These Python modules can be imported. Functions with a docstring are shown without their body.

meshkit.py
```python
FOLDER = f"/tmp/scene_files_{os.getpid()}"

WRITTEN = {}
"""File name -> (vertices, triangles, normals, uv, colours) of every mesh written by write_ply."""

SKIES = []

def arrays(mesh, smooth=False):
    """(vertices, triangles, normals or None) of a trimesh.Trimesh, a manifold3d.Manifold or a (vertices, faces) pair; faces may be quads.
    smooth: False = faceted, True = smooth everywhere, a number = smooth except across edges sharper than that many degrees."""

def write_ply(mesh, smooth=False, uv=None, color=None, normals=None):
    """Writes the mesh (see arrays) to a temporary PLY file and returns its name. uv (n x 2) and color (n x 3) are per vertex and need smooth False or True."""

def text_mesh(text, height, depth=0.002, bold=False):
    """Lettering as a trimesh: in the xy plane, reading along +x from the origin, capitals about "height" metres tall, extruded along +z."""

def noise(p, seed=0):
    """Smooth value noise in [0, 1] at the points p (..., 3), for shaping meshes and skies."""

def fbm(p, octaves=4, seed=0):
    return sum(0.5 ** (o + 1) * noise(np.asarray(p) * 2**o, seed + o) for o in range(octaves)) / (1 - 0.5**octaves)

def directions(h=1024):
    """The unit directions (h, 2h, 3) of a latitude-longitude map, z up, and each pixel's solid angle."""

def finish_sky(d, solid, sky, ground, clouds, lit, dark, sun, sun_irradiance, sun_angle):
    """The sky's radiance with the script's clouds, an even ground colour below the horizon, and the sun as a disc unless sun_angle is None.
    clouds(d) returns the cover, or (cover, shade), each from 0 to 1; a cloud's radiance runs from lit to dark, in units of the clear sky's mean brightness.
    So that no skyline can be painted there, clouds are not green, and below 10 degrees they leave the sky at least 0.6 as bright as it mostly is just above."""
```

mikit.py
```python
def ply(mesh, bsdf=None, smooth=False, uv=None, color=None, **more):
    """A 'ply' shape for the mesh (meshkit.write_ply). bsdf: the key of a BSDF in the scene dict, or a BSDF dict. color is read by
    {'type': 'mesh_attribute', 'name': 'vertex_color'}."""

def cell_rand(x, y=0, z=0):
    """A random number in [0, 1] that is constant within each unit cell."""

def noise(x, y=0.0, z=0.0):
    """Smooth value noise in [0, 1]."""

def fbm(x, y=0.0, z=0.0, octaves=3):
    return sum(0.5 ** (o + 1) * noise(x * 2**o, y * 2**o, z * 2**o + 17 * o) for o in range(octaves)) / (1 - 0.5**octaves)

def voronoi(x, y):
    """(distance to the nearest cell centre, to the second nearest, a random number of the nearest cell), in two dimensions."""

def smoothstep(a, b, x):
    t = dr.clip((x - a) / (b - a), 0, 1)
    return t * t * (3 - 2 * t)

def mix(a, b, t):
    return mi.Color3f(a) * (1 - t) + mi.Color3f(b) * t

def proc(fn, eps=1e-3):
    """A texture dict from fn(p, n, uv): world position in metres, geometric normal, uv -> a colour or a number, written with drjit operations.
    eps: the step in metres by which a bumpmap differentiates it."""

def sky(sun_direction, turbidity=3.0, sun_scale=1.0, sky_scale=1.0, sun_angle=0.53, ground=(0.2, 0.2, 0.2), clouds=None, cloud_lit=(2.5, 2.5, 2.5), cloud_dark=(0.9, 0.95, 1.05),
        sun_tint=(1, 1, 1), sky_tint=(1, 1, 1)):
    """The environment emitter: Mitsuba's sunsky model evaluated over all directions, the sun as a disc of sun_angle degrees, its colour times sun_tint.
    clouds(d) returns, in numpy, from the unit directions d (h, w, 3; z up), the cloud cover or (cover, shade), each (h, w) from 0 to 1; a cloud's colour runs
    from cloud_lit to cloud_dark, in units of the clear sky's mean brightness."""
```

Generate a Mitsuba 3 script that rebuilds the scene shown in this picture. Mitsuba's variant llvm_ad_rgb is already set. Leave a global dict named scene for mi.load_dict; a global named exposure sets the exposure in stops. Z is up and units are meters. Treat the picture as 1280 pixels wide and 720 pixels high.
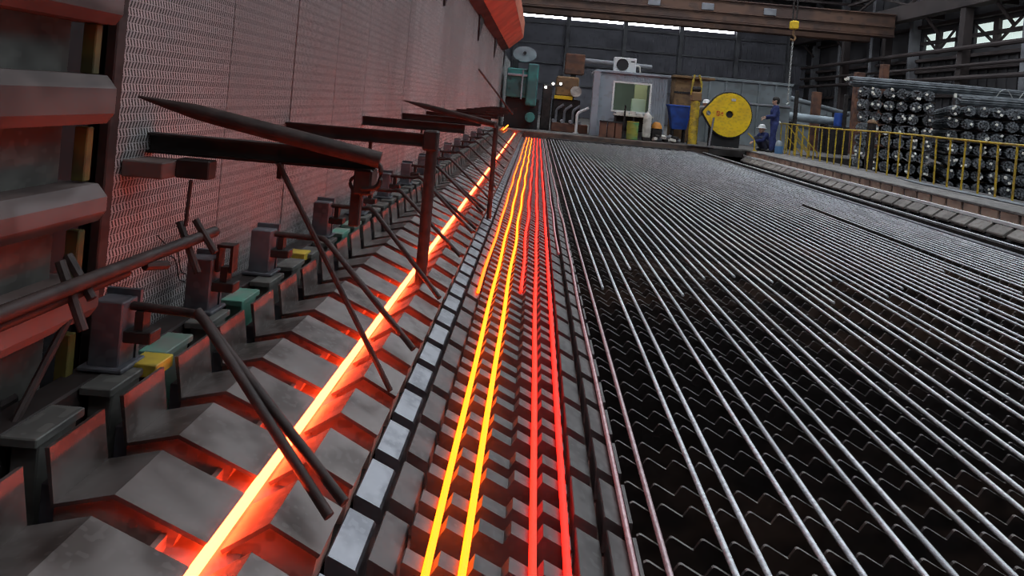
import math, random
import numpy as np, trimesh, mitsuba as mi, drjit as dr, mikit, meshkit
import manifold3d as m3
from shapely.geometry import Polygon, box as sbox
from mikit import noise, fbm, smoothstep, mix, cell_rand

random.seed(5)
rng = np.random.default_rng(5)
T4 = mi.ScalarTransform4f
scene, labels = {}, {}

# ------------------------------------------------------------------ camera, lights, exposure
CZ = 0.942                      # camera height above the walkway; the walkway is z = 0
ROLL = math.radians(5.0)
exposure = 0.0
scene['camera'] = {
    'type': 'perspective', 'fov_axis': 'x', 'fov': 2 * math.degrees(math.atan(640 / 900)),
    'near_clip': 0.05, 'far_clip': 300.0,
    'principal_point_offset_x': -32 / 1280, 'principal_point_offset_y': 232 / 720,
    'to_world': T4().look_at(origin=[0, 0, CZ], target=[0, 1, CZ], up=[-math.sin(ROLL), 0, math.cos(ROLL)])}
SKYLIGHT = (2.95, 3.25, 3.5)      # translucent roof sheets, daylight through them
STRIP = (5.0, 5.2, 5.4)         # open strip under the far eaves
SIDEPANE = (0.62, 0.74, 0.70)   # dirty translucent panes of the right wall
HOT0 = (34.0, 2.1, 0.5)         # the bar just rolled
HOT_YELLOW = (8.5, 0.82, 0.012)
HOT_ORANGE = (8.0, 0.50, 0.012)
HOT_RED = (4.0, 0.055, 0.022)
HOT_RED2 = (3.2, 0.035, 0.018)


def area(rgb, weight=1.0):
    return {'type': 'area', 'radiance': {'type': 'rgb', 'value': list(map(float, rgb))}, 'sampling_weight': float(weight)}


def H(h):
    return CZ - h


# ------------------------------------------------------------------ materials
def principled(col, rough=0.5, metal=0.0, spec=0.5, **k):
    c = col if isinstance(col, dict) else {'type': 'rgb', 'value': list(map(float, col))}
    r = rough if isinstance(rough, dict) else float(rough)
    return {'type': 'principled', 'base_color': c, 'roughness': r, 'metallic': float(metal), 'specular': float(spec), **k}


def mat(key, col, rough=0.5, metal=0.0, spec=0.5, **k):
    scene[key] = {'type': 'twosided', 'bsdf': principled(col, rough, metal, spec, **k)}
    return key


def mottled(a, b, f=6.0, c=None, fc=30.0, amt=0.35):
    """colour a with patches of b, and fine specks of c"""
    def fn(p, n, uv):
        t = smoothstep(0.35, 0.7, fbm(p.x * f, p.y * f, p.z * f))
        col = mix(a, b, t)
        if c is not None:
            s = smoothstep(0.6, 0.75, noise(p.x * fc, p.y * fc, p.z * fc)) * amt
            col = mix(col, c, s)
        return col
    return mikit.proc(fn)


mat('m_chute', mottled((.175, .152, .142), (.080, .064, .057), 7, (.20, .18, .172), 70, .18), .36, .55)
mat('m_slide', mottled((.31, .31, .335), (.20, .20, .22), 16, (.36, .36, .38), 90, .2), .32, .8)
mat('m_grid', mottled((.135, .122, .118), (.095, .083, .08), 12, (.16, .15, .145), 60, .3), .5, .35)
mat('m_web', mottled((.30, .20, .17), (.21, .135, .11), 10, (.07, .05, .05), 35, .4), .75, 0.0)
mat('m_pit', mottled((.12, .085, .068), (.055, .042, .036), 3, (.15, .095, .065), 12, .5), .85, 0.0)
mat('m_darksteel', mottled((.034, .027, .025), (.02, .016, .015), 9), .6, .2)
mat('m_rustrod', mottled((.055, .036, .032), (.033, .022, .02), 14), .55, .2)
mat('m_greypost', mottled((.115, .12, .135), (.075, .075, .085), 12, (.16, .165, .175), 40, .3), .6, .1)
mat('m_box', mottled((.16, .16, .145), (.09, .088, .08), 8, (.2, .195, .175), 40, .3), .6, .2)
mat('m_boxgreen', mottled((.10, .30, .22), (.20, .22, .19), 9), .6)
mat('m_yellowdull', mottled((.55, .40, .04), (.35, .25, .05), 12), .6)
mat('m_yellow', mottled((.92, .60, .012), (.80, .50, .02), 4, (.45, .30, .05), 20, .3), .5)
mat('m_yellowrail', mottled((.62, .43, .03), (.40, .27, .05), 7, (.22, .14, .06), 22, .5), .55)
mat('m_redhood', mottled((.62, .17, .09), (.50, .13, .07), 2), .55)
mat('m_soffit', mottled((.05, .042, .042), (.03, .026, .026), 2), .8)
mat('m_beam', mottled((.15, .11, .10), (.06, .045, .042), 4, (.22, .19, .185), 7, .5), .6, .1)
mat('m_olive', mottled((.15, .125, .03), (.09, .075, .03), 9), .7)
mat('m_concrete', mottled((.11, .10, .095), (.07, .062, .058), 2, (.045, .04, .038), 9, .4), .9)
mat('m_kerbtop', mottled((.19, .175, .165), (.13, .12, .113), 3, (.09, .08, .075), 18, .4), .85)
mat('m_brick', mottled((.33, .22, .165), (.21, .14, .11), 4, (.32, .24, .2), 20, .4), .85)
mat('m_tile', mottled((.30, .265, .24), (.20, .175, .16), 3, (.12, .1, .09), 20, .35), .7, .1)
mat('m_greywall', mottled((.29, .285, .325), (.215, .21, .24), .5, (.2, .2, .22), 3, .3), .85)
mat('m_darkwall', mottled((.075, .07, .075), (.04, .037, .04), .5), .85)
mat('m_column', mottled((.26, .26, .28), (.17, .165, .18), 1.2), .8)
mat('m_girder', mottled((.15, .080, .055), (.085, .05, .042), .8, (.07, .05, .045), 3, .5), .75)
mat('m_girderdark', mottled((.065, .048, .046), (.05, .038, .038), .8), .8)
mat('m_roof', (.10, .10, .11), .85)
mat('m_cabin', mottled((.31, .345, .39), (.24, .265, .305), 1.2, (.22, .2, .2), 8, .3), .6)
mat('m_cabinin', (.40, .46, .41), .8)
mat('m_palegreen', (.74, .86, .68), .8)
mat('m_beige', (.50, .49, .32), .8)
mat('m_white', (.72, .73, .72), .55)
mat('m_offwhite', mottled((.62, .58, .52), (.44, .40, .36), 6), .7)
mat('m_teal', mottled((.05, .27, .25), (.05, .15, .15), 2.2, (.03, .05, .05), 6, .5), .6)
mat('m_greyfan', mottled((.36, .42, .45), (.26, .30, .33), 3), .5, .2)
mat('m_black', (.018, .018, .02), .6)
mat('m_rubber', (.03, .03, .03), .8)
mat('m_rustbox', mottled((.26, .15, .07), (.16, .09, .05), 3, (.08, .05, .04), 9, .4), .8)
mat('m_rustbin', mottled((.17, .075, .045), (.09, .045, .035), 4), .8)
mat('m_blue', mottled((.03, .09, .40), (.03, .06, .25), 4), .5)
mat('m_bluecloth', (.10, .22, .42), .7)
mat('m_green', mottled((.06, .28, .12), (.30, .30, .05), 3), .6)
mat('m_orange', (.62, .24, .04), .6)
mat('m_panelgrey', mottled((.22, .245, .26), (.15, .17, .18), 1.0, (.15, .14, .14), 5, .35), .7)
mat('m_chain', (.52, .52, .50), .45, .6)
mat('m_tag', (.88, .87, .78), .8)
mat('m_bundle', mottled((.22, .235, .25), (.13, .14, .15), 6), .5, .45)
mat('m_bundleend', mottled((.16, .16, .165), (.08, .08, .085), 30), .7)
mat('m_timber', (.10, .075, .055), .85)
mat('m_skin', (.55, .33, .24), .6)
mat('m_navy', mottled((.035, .05, .17), (.025, .035, .12), 9), .85)
mat('m_trousers', (.05, .055, .09), .85)
mat('m_shirt', mottled((.30, .29, .28), (.22, .21, .21), 9), .85)
mat('m_pink', (.75, .38, .42), .8)
mat('m_hair', (.02, .016, .014), .7)
mat('m_helmet', (.85, .86, .86), .35)
mat('m_redpaint', (.55, .03, .02), .6)
mat('m_stripwhite', (.8, .8, .8), .4, .0)
scene['m_glass'] = {'type': 'thindielectric'}
mat('m_pane', (.3, .34, .33), .5)


def rake_col(p, n, uv):
    worn = smoothstep(0.55, 0.75, n.z)
    t = smoothstep(0.3, 0.7, fbm(p.x * 5, p.y * 5, p.z * 9))
    rust = mix((.022, .017, .016), (.11, .066, .048), t * smoothstep(.35, .75, fbm(p.x * .9 + 3, p.y * .9, 0)))
    top = mix((.20, .18, .165), (.10, .088, .08), smoothstep(.3, .8, noise(p.x * 40, p.y * 3, 0)))
    return mix(rust, top, worn)


mat('m_rake', mikit.proc(rake_col), .55, .15)


def bar_col(p, n, uv):
    ribs = smoothstep(.35, .8, noise(p.y * 95, p.x * 30, 3))
    scale = smoothstep(.45, .75, noise(p.y * 3.1, p.x * 40, 9))
    return mix(mix((.84, .865, .89), (.66, .68, .705), ribs), (.50, .52, .54), scale * .8)


mat('m_bar', mikit.proc(bar_col), .36, .25)
mat('m_barwarm', mottled((.62, .50, .52), (.48, .39, .40), 60), .36, .5)
mat('m_hotbar', (.12, .05, .04), .8)


def mesh_col(p, n, uv):
    row = p.z / 0.0240
    r = dr.floor(row)
    f = row - r
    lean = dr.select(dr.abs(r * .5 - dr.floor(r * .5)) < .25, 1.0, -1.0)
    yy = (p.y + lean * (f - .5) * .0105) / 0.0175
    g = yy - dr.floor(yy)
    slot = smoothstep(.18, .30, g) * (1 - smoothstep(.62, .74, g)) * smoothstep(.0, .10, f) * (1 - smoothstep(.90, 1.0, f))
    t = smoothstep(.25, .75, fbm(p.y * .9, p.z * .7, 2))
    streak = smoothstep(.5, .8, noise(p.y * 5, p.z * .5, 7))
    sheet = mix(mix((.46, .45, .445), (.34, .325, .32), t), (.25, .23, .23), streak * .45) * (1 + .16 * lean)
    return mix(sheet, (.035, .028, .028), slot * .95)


scene['m_mesh'] = {'type': 'twosided', 'bsdf': principled(mikit.proc(mesh_col), .6, .25)}


# ------------------------------------------------------------------ helpers
def numbered(key, parent=None):
    full = f'{parent}__{key}' if parent else key
    if full not in scene and full not in labels:
        return full
    i = _next.get(full, 1)
    while f'{full}_{i:03d}' in scene or f'{full}_{i:03d}' in labels:
        i += 1
    _next[full] = i + 1
    return f'{full}_{i:03d}'


_next = {}


def thing(name, label, cat, group=None):
    key = numbered(name)
    labels[key] = {'label': label, 'category': cat}
    if group:
        labels[key]['group'] = group
    return key


def obj(name, mesh, bsdf, parent=None, smooth=False, at=None, label=None, kind=None, emit=None, **k):
    """one entry; mesh may be a ready ply dict"""
    key = numbered(name, parent)
    d = dict(mesh) if isinstance(mesh, dict) else mikit.ply(mesh, bsdf, smooth=smooth)
    if bsdf is not None:
        d['bsdf'] = {'type': 'ref', 'id': bsdf}
    if at is not None:
        d['to_world'] = at if not isinstance(at, (tuple, list)) else T4().translate(list(map(float, at)))
    if emit:
        d['emitter'] = emit
    scene[key] = d
    if label:
        labels.setdefault(key, {})['label'] = label
    if kind:
        labels.setdefault(key, {})['kind'] = kind
    return key


def struct(name, mesh, bsdf, parent=None, **k):
    key = obj(name, mesh, bsdf, parent, **k)
    if parent is None:
        labels.setdefault(key, {})['kind'] = 'structure'
    return key


def solo(name, mesh, bsdf, label, cat, group=None, **k):
    key = obj(name, mesh, bsdf, **k)
    labels[key] = {'label': label, 'category': cat}
    if group:
        labels[key]['group'] = group
    return key


def box(x0, x1, y0, y1, z0, z1):
    m = trimesh.creation.box([abs(x1 - x0), abs(y1 - y0), abs(z1 - z0)])
    m.apply_translation([(x0 + x1) / 2, (y0 + y1) / 2, (z0 + z1) / 2])
    return m


def cbox(x0, x1, y0, y1, z0, z1, b=.004):
    p = []
    for sx in (0, 1):
        for sy in (0, 1):
            for sz in (0, 1):
                c = np.array([(x0, x1)[sx], (y0, y1)[sy], (z0, z1)[sz]], float)
                s = np.array([1 - 2 * sx, 1 - 2 * sy, 1 - 2 * sz]) * b
                for a in range(3):
                    q = c + s
                    q[a] = c[a]
                    p.append(q)
    return trimesh.convex.convex_hull(np.array(p))


def cat(*ms):
    return trimesh.util.concatenate([m for m in ms if m is not None])


def prism_y(poly, y0, y1):
    """(x, z) outline extruded along y"""
    m = trimesh.creation.extrude_polygon(poly if isinstance(poly, Polygon) else Polygon(poly), y1 - y0, engine='earcut')
    v = np.array(m.vertices)
    m.vertices = np.stack([v[:, 0], y1 - v[:, 2], v[:, 1]], 1)
    return m


def prism_x(poly, x0, x1):
    """(y, z) outline extruded along x"""
    m = trimesh.creation.extrude_polygon(poly if isinstance(poly, Polygon) else Polygon(poly), x1 - x0, engine='earcut')
    v = np.array(m.vertices)
    m.vertices = np.stack([x0 + v[:, 2], v[:, 0], v[:, 1]], 1)
    return m


def tube(pts, r, n=10, caps=True):
    p = np.asarray(pts, float)
    r = np.broadcast_to(r, (len(p),))
    t = np.gradient(p, axis=0)
    t /= np.linalg.norm(t, axis=1, keepdims=True)
    up = np.array([0, 0, 1.0]) if abs(t[0, 2]) < .9 else np.array([1.0, 0, 0])
    a = np.cross(t, up)
    a /= np.linalg.norm(a, axis=1, keepdims=True)
    b = np.cross(a, t)
    ang = np.arange(n) * 2 * math.pi / n
    v = p[:, None] + r[:, None, None] * (np.cos(ang)[None, :, None] * a[:, None] + np.sin(ang)[None, :, None] * b[:, None])
    v = v.reshape(-1, 3)
    f = []
    for i in range(len(p) - 1):
        for j in range(n):
            k = (j + 1) % n
            f += [[i * n + j, (i + 1) * n + k, i * n + k], [i * n + j, (i + 1) * n + j, (i + 1) * n + k]]
    if caps:
        v = np.vstack([v, p[0], p[-1]])
        o, e = len(v) - 2, (len(p) - 1) * n
        for j in range(n):
            k = (j + 1) % n
            f += [[o, j, k], [o + 1, e + k, e + j]]
    m = trimesh.Trimesh(v, np.array(f), process=False)
    if m.volume < 0:
        m.invert()
    return m


def bend(pts, r=.06, n=6):
    """rounds the corners of a polyline"""
    p = [np.array(q, float) for q in pts]
    out = [p[0]]
    for a, b, c in zip(p, p[1:], p[2:]):
        u, w = a - b, c - b
        d = min(r, np.linalg.norm(u) * .45, np.linalg.norm(w) * .45)
        s, e = b + u / np.linalg.norm(u) * d, b + w / np.linalg.norm(w) * d
        for t in np.linspace(0, 1, n):
            out.append((1 - t) ** 2 * s + 2 * t * (1 - t) * b + t * t * e)
    out.append(p[-1])
    return np.array(out)


def cyl(r, z0, z1, x=0, y=0, n=20):
    m = trimesh.creation.cylinder(r, abs(z1 - z0), sections=n)
    m.apply_translation([x, y, (z0 + z1) / 2])
    return m


def lathe(prof, n=24):
    return trimesh.creation.revolve(np.array(prof, float), sections=n)


def ibeam_x(x0, x1, y, zt, zb, w=.06, t=.008):
    """I section beam running along x"""
    h = w / 2
    P = [(-h, zb), (h, zb), (h, zb + t), (t / 2, zb + t), (t / 2, zt - t), (h, zt - t), (h, zt), (-h, zt), (-h, zt - t), (-t / 2, zt - t), (-t / 2, zb + t), (-h, zb + t)]
    return prism_x([(y + a, b) for a, b in P], x0, x1)


ORD = ['first', 'second', 'third', 'fourth', 'fifth', 'sixth', 'seventh', 'eighth', 'ninth', 'tenth', 'eleventh', 'twelfth', 'thirteenth', 'fourteenth', 'fifteenth', 'sixteenth', 'seventeenth', 'eighteenth', 'nineteenth', 'twentieth']

# ------------------------------------------------------------------ setting
struct('floor', cat(box(-6, 22, 23.15, 60, -.25, 0), box(7.75, 8.28, -10, 23.15, -.25, 0), box(8.28, 22, -10, 23.15, -.75, -.5)), 'm_concrete')
struct('floor_001', box(-6, 7.0, -10, 23.3, -1.25, -1.0), 'm_pit')
struct('trim_1', cbox(-.35, 5.6, 23.0, 23.3, -1.0, .0, .02), 'm_pit')

# back wall, with the open strip under the eaves
strips = [(-2.1, 1.8), (2.2, 6.55), (6.95, 11.2), (11.55, 15.85)]
P = sbox(-6, 0, 22, 14)
for a, b in strips:
    P = P.difference(sbox(a, 8.02, b, 8.36))
wb = struct('wall_back', prism_y(P, 60, 60.3), 'm_greywall')
for i in range(74):
    x = -5.9 + i * .376
    for z0, z1 in ((0, 7.9), (8.5, 13.9)):
        obj('rib', prism_y([(x, z0), (x + .12, z0), (x + .12, z1), (x, z1)], 59.93, 60.02), 'm_greywall', wb)
for x in (-2.3, 2.0, 6.75, 11.4, 16.1, 20.4):
    obj('column', cbox(x - .16, x + .16, 59.5, 59.94, 0, 13.9, .02), 'm_column', wb)
for z in (2.6, 4.3, 5.9, 7.6):
    obj('girt', box(-6, 22, 59.75, 59.94, z - .07, z + .07), 'm_column', wb)
wn = struct('window_1', cat(*[box(a - .05, b + .05, 60.2, 60.26, 7.98, 8.40) for a, b in strips]), 'm_column')
for a, b in strips:
    obj('pane', box(a, b, 60.10, 60.14, 8.03, 8.35), 'm_pane', wn, emit=area(STRIP, .25))

# right wall with translucent windows
W = 22
openings = [(38.6, 41.7, 5.68, 6.82), (33.2, 36.9, 5.68, 6.9), (27.2, 31.0, 5.68, 6.9)]
P = sbox(-10, 0, 60, 14)
for y0, y1, z0, z1 in openings:
    P = P.difference(sbox(y0, z0, y1, z1))
wr = struct('wall_right', prism_x(P, W, W + .3), 'm_darkwall')
for k in range(14):
    y = -8 + 5 * k + .2
    obj('column', cbox(W - .55, W - .05, y - .2, y + .2, 0, 13.9, .02), 'm_column', wr)
for z in (1.6, 3.2, 4.6, 5.25, 7.2, 8.6):
    obj('girt', cbox(W - .28, W - .02, -10, 59.4, z - .09, z + .09, .015), 'm_girderdark', wr)
for k in range(46):
    y = 25 + k * .75
    obj('rib', box(W - .06, W + .02, y, y + .2, 0, 5.2), 'm_darkwall', wr)
for i, (y0, y1, z0, z1) in enumerate(openings):
    wn = struct(f'window_{i + 2}', cat(box(W + .04, W + .12, y0 - .06, y1 + .06, z0 - .06, z0 + .02), box(W + .04, W + .12, y0 - .06, y1 + .06, z1 - .02, z1 + .06)), 'm_girderdark')
    n = 4
    for c in range(n):
        a, b = y0 + (y1 - y0) * c / n, y0 + (y1 - y0) * (c + 1) / n
        for (q0, q1) in ((z0, (z0 + z1) / 2), ((z0 + z1) / 2, z1)):
            obj('pane', box(W + .14, W + .17, a + .02, b - .02, q0 + .02, q1 - .02), 'm_pane', wn, emit=area(SIDEPANE, .06))
    ym, zm = (y0 + y1) / 2, (z0 + z1) / 2
    obj('mullion', cbox(W - .1, W + .1, ym - .2, ym + .2, z0 - .1, z1 + .1, .01), 'm_girderdark', wn)
    obj('transom', cbox(W - .14, W + .04, y0 - .2, y1 + .2, zm - .1, zm + .1, .01), 'm_girderdark', wn)
    for (ya, za, yb, zb) in ((y0, z1, ym, z0), (ym, z0, y1, z1)):
        obj('brace', tube([(W - .02, ya, za), (W - .02, yb, zb)], .075, 6), 'm_girderdark', wn)

# roof: sheets, trusses and translucent skylights (all above the frame but for the trusses far off)
struct('wall_side', box(-6.3, -6, -10, 60, -1.2, 14), 'm_darkwall')
struct('wall_front', box(-6, 22, -10.3, -10, -1.2, 14), 'm_darkwall')
ceil = struct('ceiling', box(-6.3, 22.3, -10.3, 60.3, 11.0, 11.2), 'm_roof')
for y in (-3, 4, 11, 18, 25, 32, 39.5, 46.5):
    obj('skylight', box(-4.5, 19, y - 1.3, y + 1.3, 10.93, 10.98), 'm_pane', ceil, emit=area(SKYLIGHT, 3.0))
for y in (36, 43, 50, 55):
    obj('truss', cat(*[tube([(x, y, 11.0 if i % 2 else 9.6), (x + 2, y, 9.6 if i % 2 else 11.0)], .07, 6) for i, x in enumerate(range(-6, 22, 2))],
                     box(-6, 22, y - .1, y + .1, 9.5, 9.66)), 'm_girderdark', ceil)

# overhead travelling crane across the hall
cr = thing('overhead_crane', 'rust brown double girder overhead crane spanning the hall in front of the bright strip window', 'crane')
obj('girder', cbox(-5.9, 20.2, 41.6, 42.3, 6.55, 7.75, .03), 'm_girder', cr)
obj('girder', cbox(-5.9, 20.2, 44.6, 45.3, 6.45, 7.9, .03), 'm_girder', cr)
for z in (6.5, 7.05, 7.76):
    obj('flange', box(-5.9, 20.2, 41.5, 42.4, z - .03, z + .03), 'm_girder', cr)
for x in (6.2, 9.3, 12.9, 1.6):
    obj('inspection_plate', cbox(x - .35, x + .35, 41.45, 41.6, 7.1, 7.5, .02), 'm_column', cr)
obj('crane_beam', cbox(20.3, 20.9, 10, 59.4, 7.4, 8.3, .03), 'm_girderdark', wr)
for k in range(6):
    y = 27 + k * 6
    obj('bracket', cat(box(20.9, 21.5, y - .15, y + .15, 7.3, 7.6), tube([(21.45, y, 6.4), (20.6, y, 7.35)], .09, 6)), 'm_girderdark', wr)
for y0, y1 in ((25, 33), (33, 41), (41, 49)):
    obj('lattice', cat(tube([(20.55, y0, 8.3), (20.55, (y0 + y1) / 2, 9.3)], .08, 6), tube([(20.55, (y0 + y1) / 2, 9.3), (20.55, y1, 8.3)], .08, 6), box(20.45, 20.65, y0, y1, 9.25, 9.4)), 'm_girderdark', wr)
for (x, y) in ((20.6, 27), (20.6, 35.3), (20.6, 43.2), (20.6, 49)):
    obj('frame_column', cbox(x - .22, x + .22, y - .22, y + .22, -.5, 7.4, .02), 'm_girderdark', wr)
for z, r in ((3.9, .11), (4.5, .08), (5.35, .12)):
    obj('pipe', tube([(20.25, 22, z), (20.25, 56, z)], r, 8), 'm_girderdark', wr, smooth=40)

# ------------------------------------------------------------------ mesh-clad guard wall on the left
XW = -1.30
wl = struct('wall_left', box(XW - .16, XW - .10, 2.27, 30.8, -.35, 2.50), 'm_darkwall')
obj('post', cbox(XW - .02, XW + .012, 2.185, 2.235, -.35, 3.2, .004), 'm_rustrod', wl)
pitch = .788
for k in range(36):
    y0 = 2.24 + k * pitch
    zb = H(.93)
    g = .018 if k % 4 == 1 else .006
    y1 = y0 + pitch - g
    m = cat(box(XW - .004, XW, y0, y1, zb, 2.54), box(XW - .03, XW - .004, y0, y0 + .006, zb, 2.54), box(XW - .03, XW - .004, y1 - .006, y1, zb, 2.54))
    obj('mesh_panel', m, 'm_mesh', wl)
obj('top_rail', box(XW - .05, XW - .01, 2.29, 30.8, 2.5, 2.6), 'm_soffit', wl)
for k in range(5):
    y = 3.9 + k * 5.2
    obj('clip', prism_x([(y - .15, 2.62), (y + 1.0, 2.62), (y + .25, 2.22), (y, 2.05)], XW + .005, XW + .03), 'm_black', wl)

hd = thing('hood', 'red sloped sheet metal hood running above the mesh wall', 'hood')
obj('soffit', prism_y([(-1.32, 2.55), (-1.10, 2.66), (-1.12, 2.70), (-1.34, 2.62)], 1.0, 24), 'm_soffit', hd)
obj('fascia', prism_y([(-1.10, 2.645), (-.66, 3.05), (-.65, 3.55), (-.69, 3.55), (-.70, 3.08), (-1.13, 2.70)], -1.0, 24), 'm_redhood', hd)
obj('end_plate', prism_y([(-1.10, 2.66), (-.66, 3.05), (-.65, 3.55), (-1.3, 3.55), (-1.3, 2.62)], 23.96, 24.0), 'm_redhood', hd)

# stacked beams at the near left, in front of the mesh wall
sf = thing('beam_stack', 'stack of heavy rusty horizontal beams at the left edge before the mesh wall', 'steel frame')
for (ht, hb) in ((-.52, -.385), (-.25, -.112), (.03, .165), (.335, .44), (.60, .71)):
    P = Polygon([(-1.75, H(hb)), (-1.205, H(hb)), (-1.185, H(hb) + .03), (-1.185, H(ht) - .035), (-1.215, H(ht)), (-1.75, H(ht))])
    obj('crossbeam', prism_y(P, -1.2, 2.03), 'm_beam', sf)
for y in (.7, 1.37):
    obj('back_panel', cbox(-1.34, -1.30, y - .64, y + .62, H(1.1), H(-.6), .004), 'm_box', sf)
for k in range(4):
    obj('upright', cbox(-1.275, -1.238, 2.0, 2.03, H(.03 + .30 * k), H(-.112 + .29 * k), .003), 'm_olive', sf)
obj('end_column', box(-1.75, -1.34, 2.04, 2.16, H(1.1), H(-.9)), 'm_black', sf)
obj('base_beam', cbox(-1.75, -1.29, -1.2, 1.9, H(1.2), H(.88), .01), 'm_darksteel', sf)

# ------------------------------------------------------------------ run-in table: chute plates, bearing boxes
rt = thing('run_in_table', 'row of bent steel chute plates carrying the white-hot bar past the bearing boxes', 'roller table')
PP, PY0, PL = .288, 1.607, .205
prof = [(-1.018, .863), (-.998, .987), (-.864, .954), (-.643, 1.046)]        # x, depth under the camera


def sheet(profile, t, y0, y1, z=lambda h: H(h)):
    top = [np.array([x, z(h)]) for x, h in profile]
    d = [top[min(i + 1, len(top) - 1)] - top[max(i - 1, 0)] for i in range(len(top))]
    nn = [np.array([-e[1], e[0]]) / np.linalg.norm(e) for e in d]
    low = [p - n * t for p, n in zip(top, nn)]
    return prism_y([tuple(p) for p in top] + [tuple(p) for p in low[::-1]], y0, y1)


web_poly = [(-1.005, H(1.0)), (-.998, H(.999)), (-.864, H(.966)), (-.715, H(1.028)), (-.735, H(1.075)), (-.75, H(1.16)), (-1.005, H(1.16))]
chute = mikit.ply(sheet(prof, .011, 0, PL), 'm_chute')
web = mikit.ply(prism_y(web_poly, .014, PL - .01), 'm_web')
prof2 = [(-.619, 1.058), (-.513, .988), (-.395, 1.048)]
chute2 = mikit.ply(sheet(prof2, .011, 0, PL - .02), 'm_chute')
web2 = mikit.ply(prism_y([(-.600, H(1.060)), (-.513, H(1.002)), (-.405, H(1.057)), (-.42, H(1.16)), (-.585, H(1.16))], .014, PL - .035), 'm_web')
bbox = cat(cbox(-1.165, -1.078, .045, .225, H(.895), H(.872), .003), cbox(-1.15, -1.085, .065, .205, H(1.2), H(.893), .004))
bbp = mikit.ply(bbox, 'm_box')
fill = mikit.ply(cbox(-1.05, -1.012, .03, .20, H(1.15), H(.96), .003), 'm_greypost')
NPL = 75
for k in range(-2, NPL):
    y = PY0 + PP * k
    obj('chute_plate', chute, 'm_chute', rt, at=(0, y, 0))
    obj('chute_web', web, 'm_web', rt, at=(0, y, 0))
    obj('apron_plate', chute2, 'm_chute', rt, at=(0, y - .0, 0))
    obj('apron_web', web2, 'm_web', rt, at=(0, y, 0))
    obj('bearing_box', bbp, 'm_boxgreen' if k in (2, 4, 9, 10) else 'm_box', rt, at=(0, y, 0))
    obj('spacer_plate', fill, 'm_greypost', rt, at=(0, y, 0))
obj('side_beam', cbox(-1.26, -1.168, .6, 23.2, H(1.25), H(.875), .006), 'm_darksteel', rt)
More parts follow.
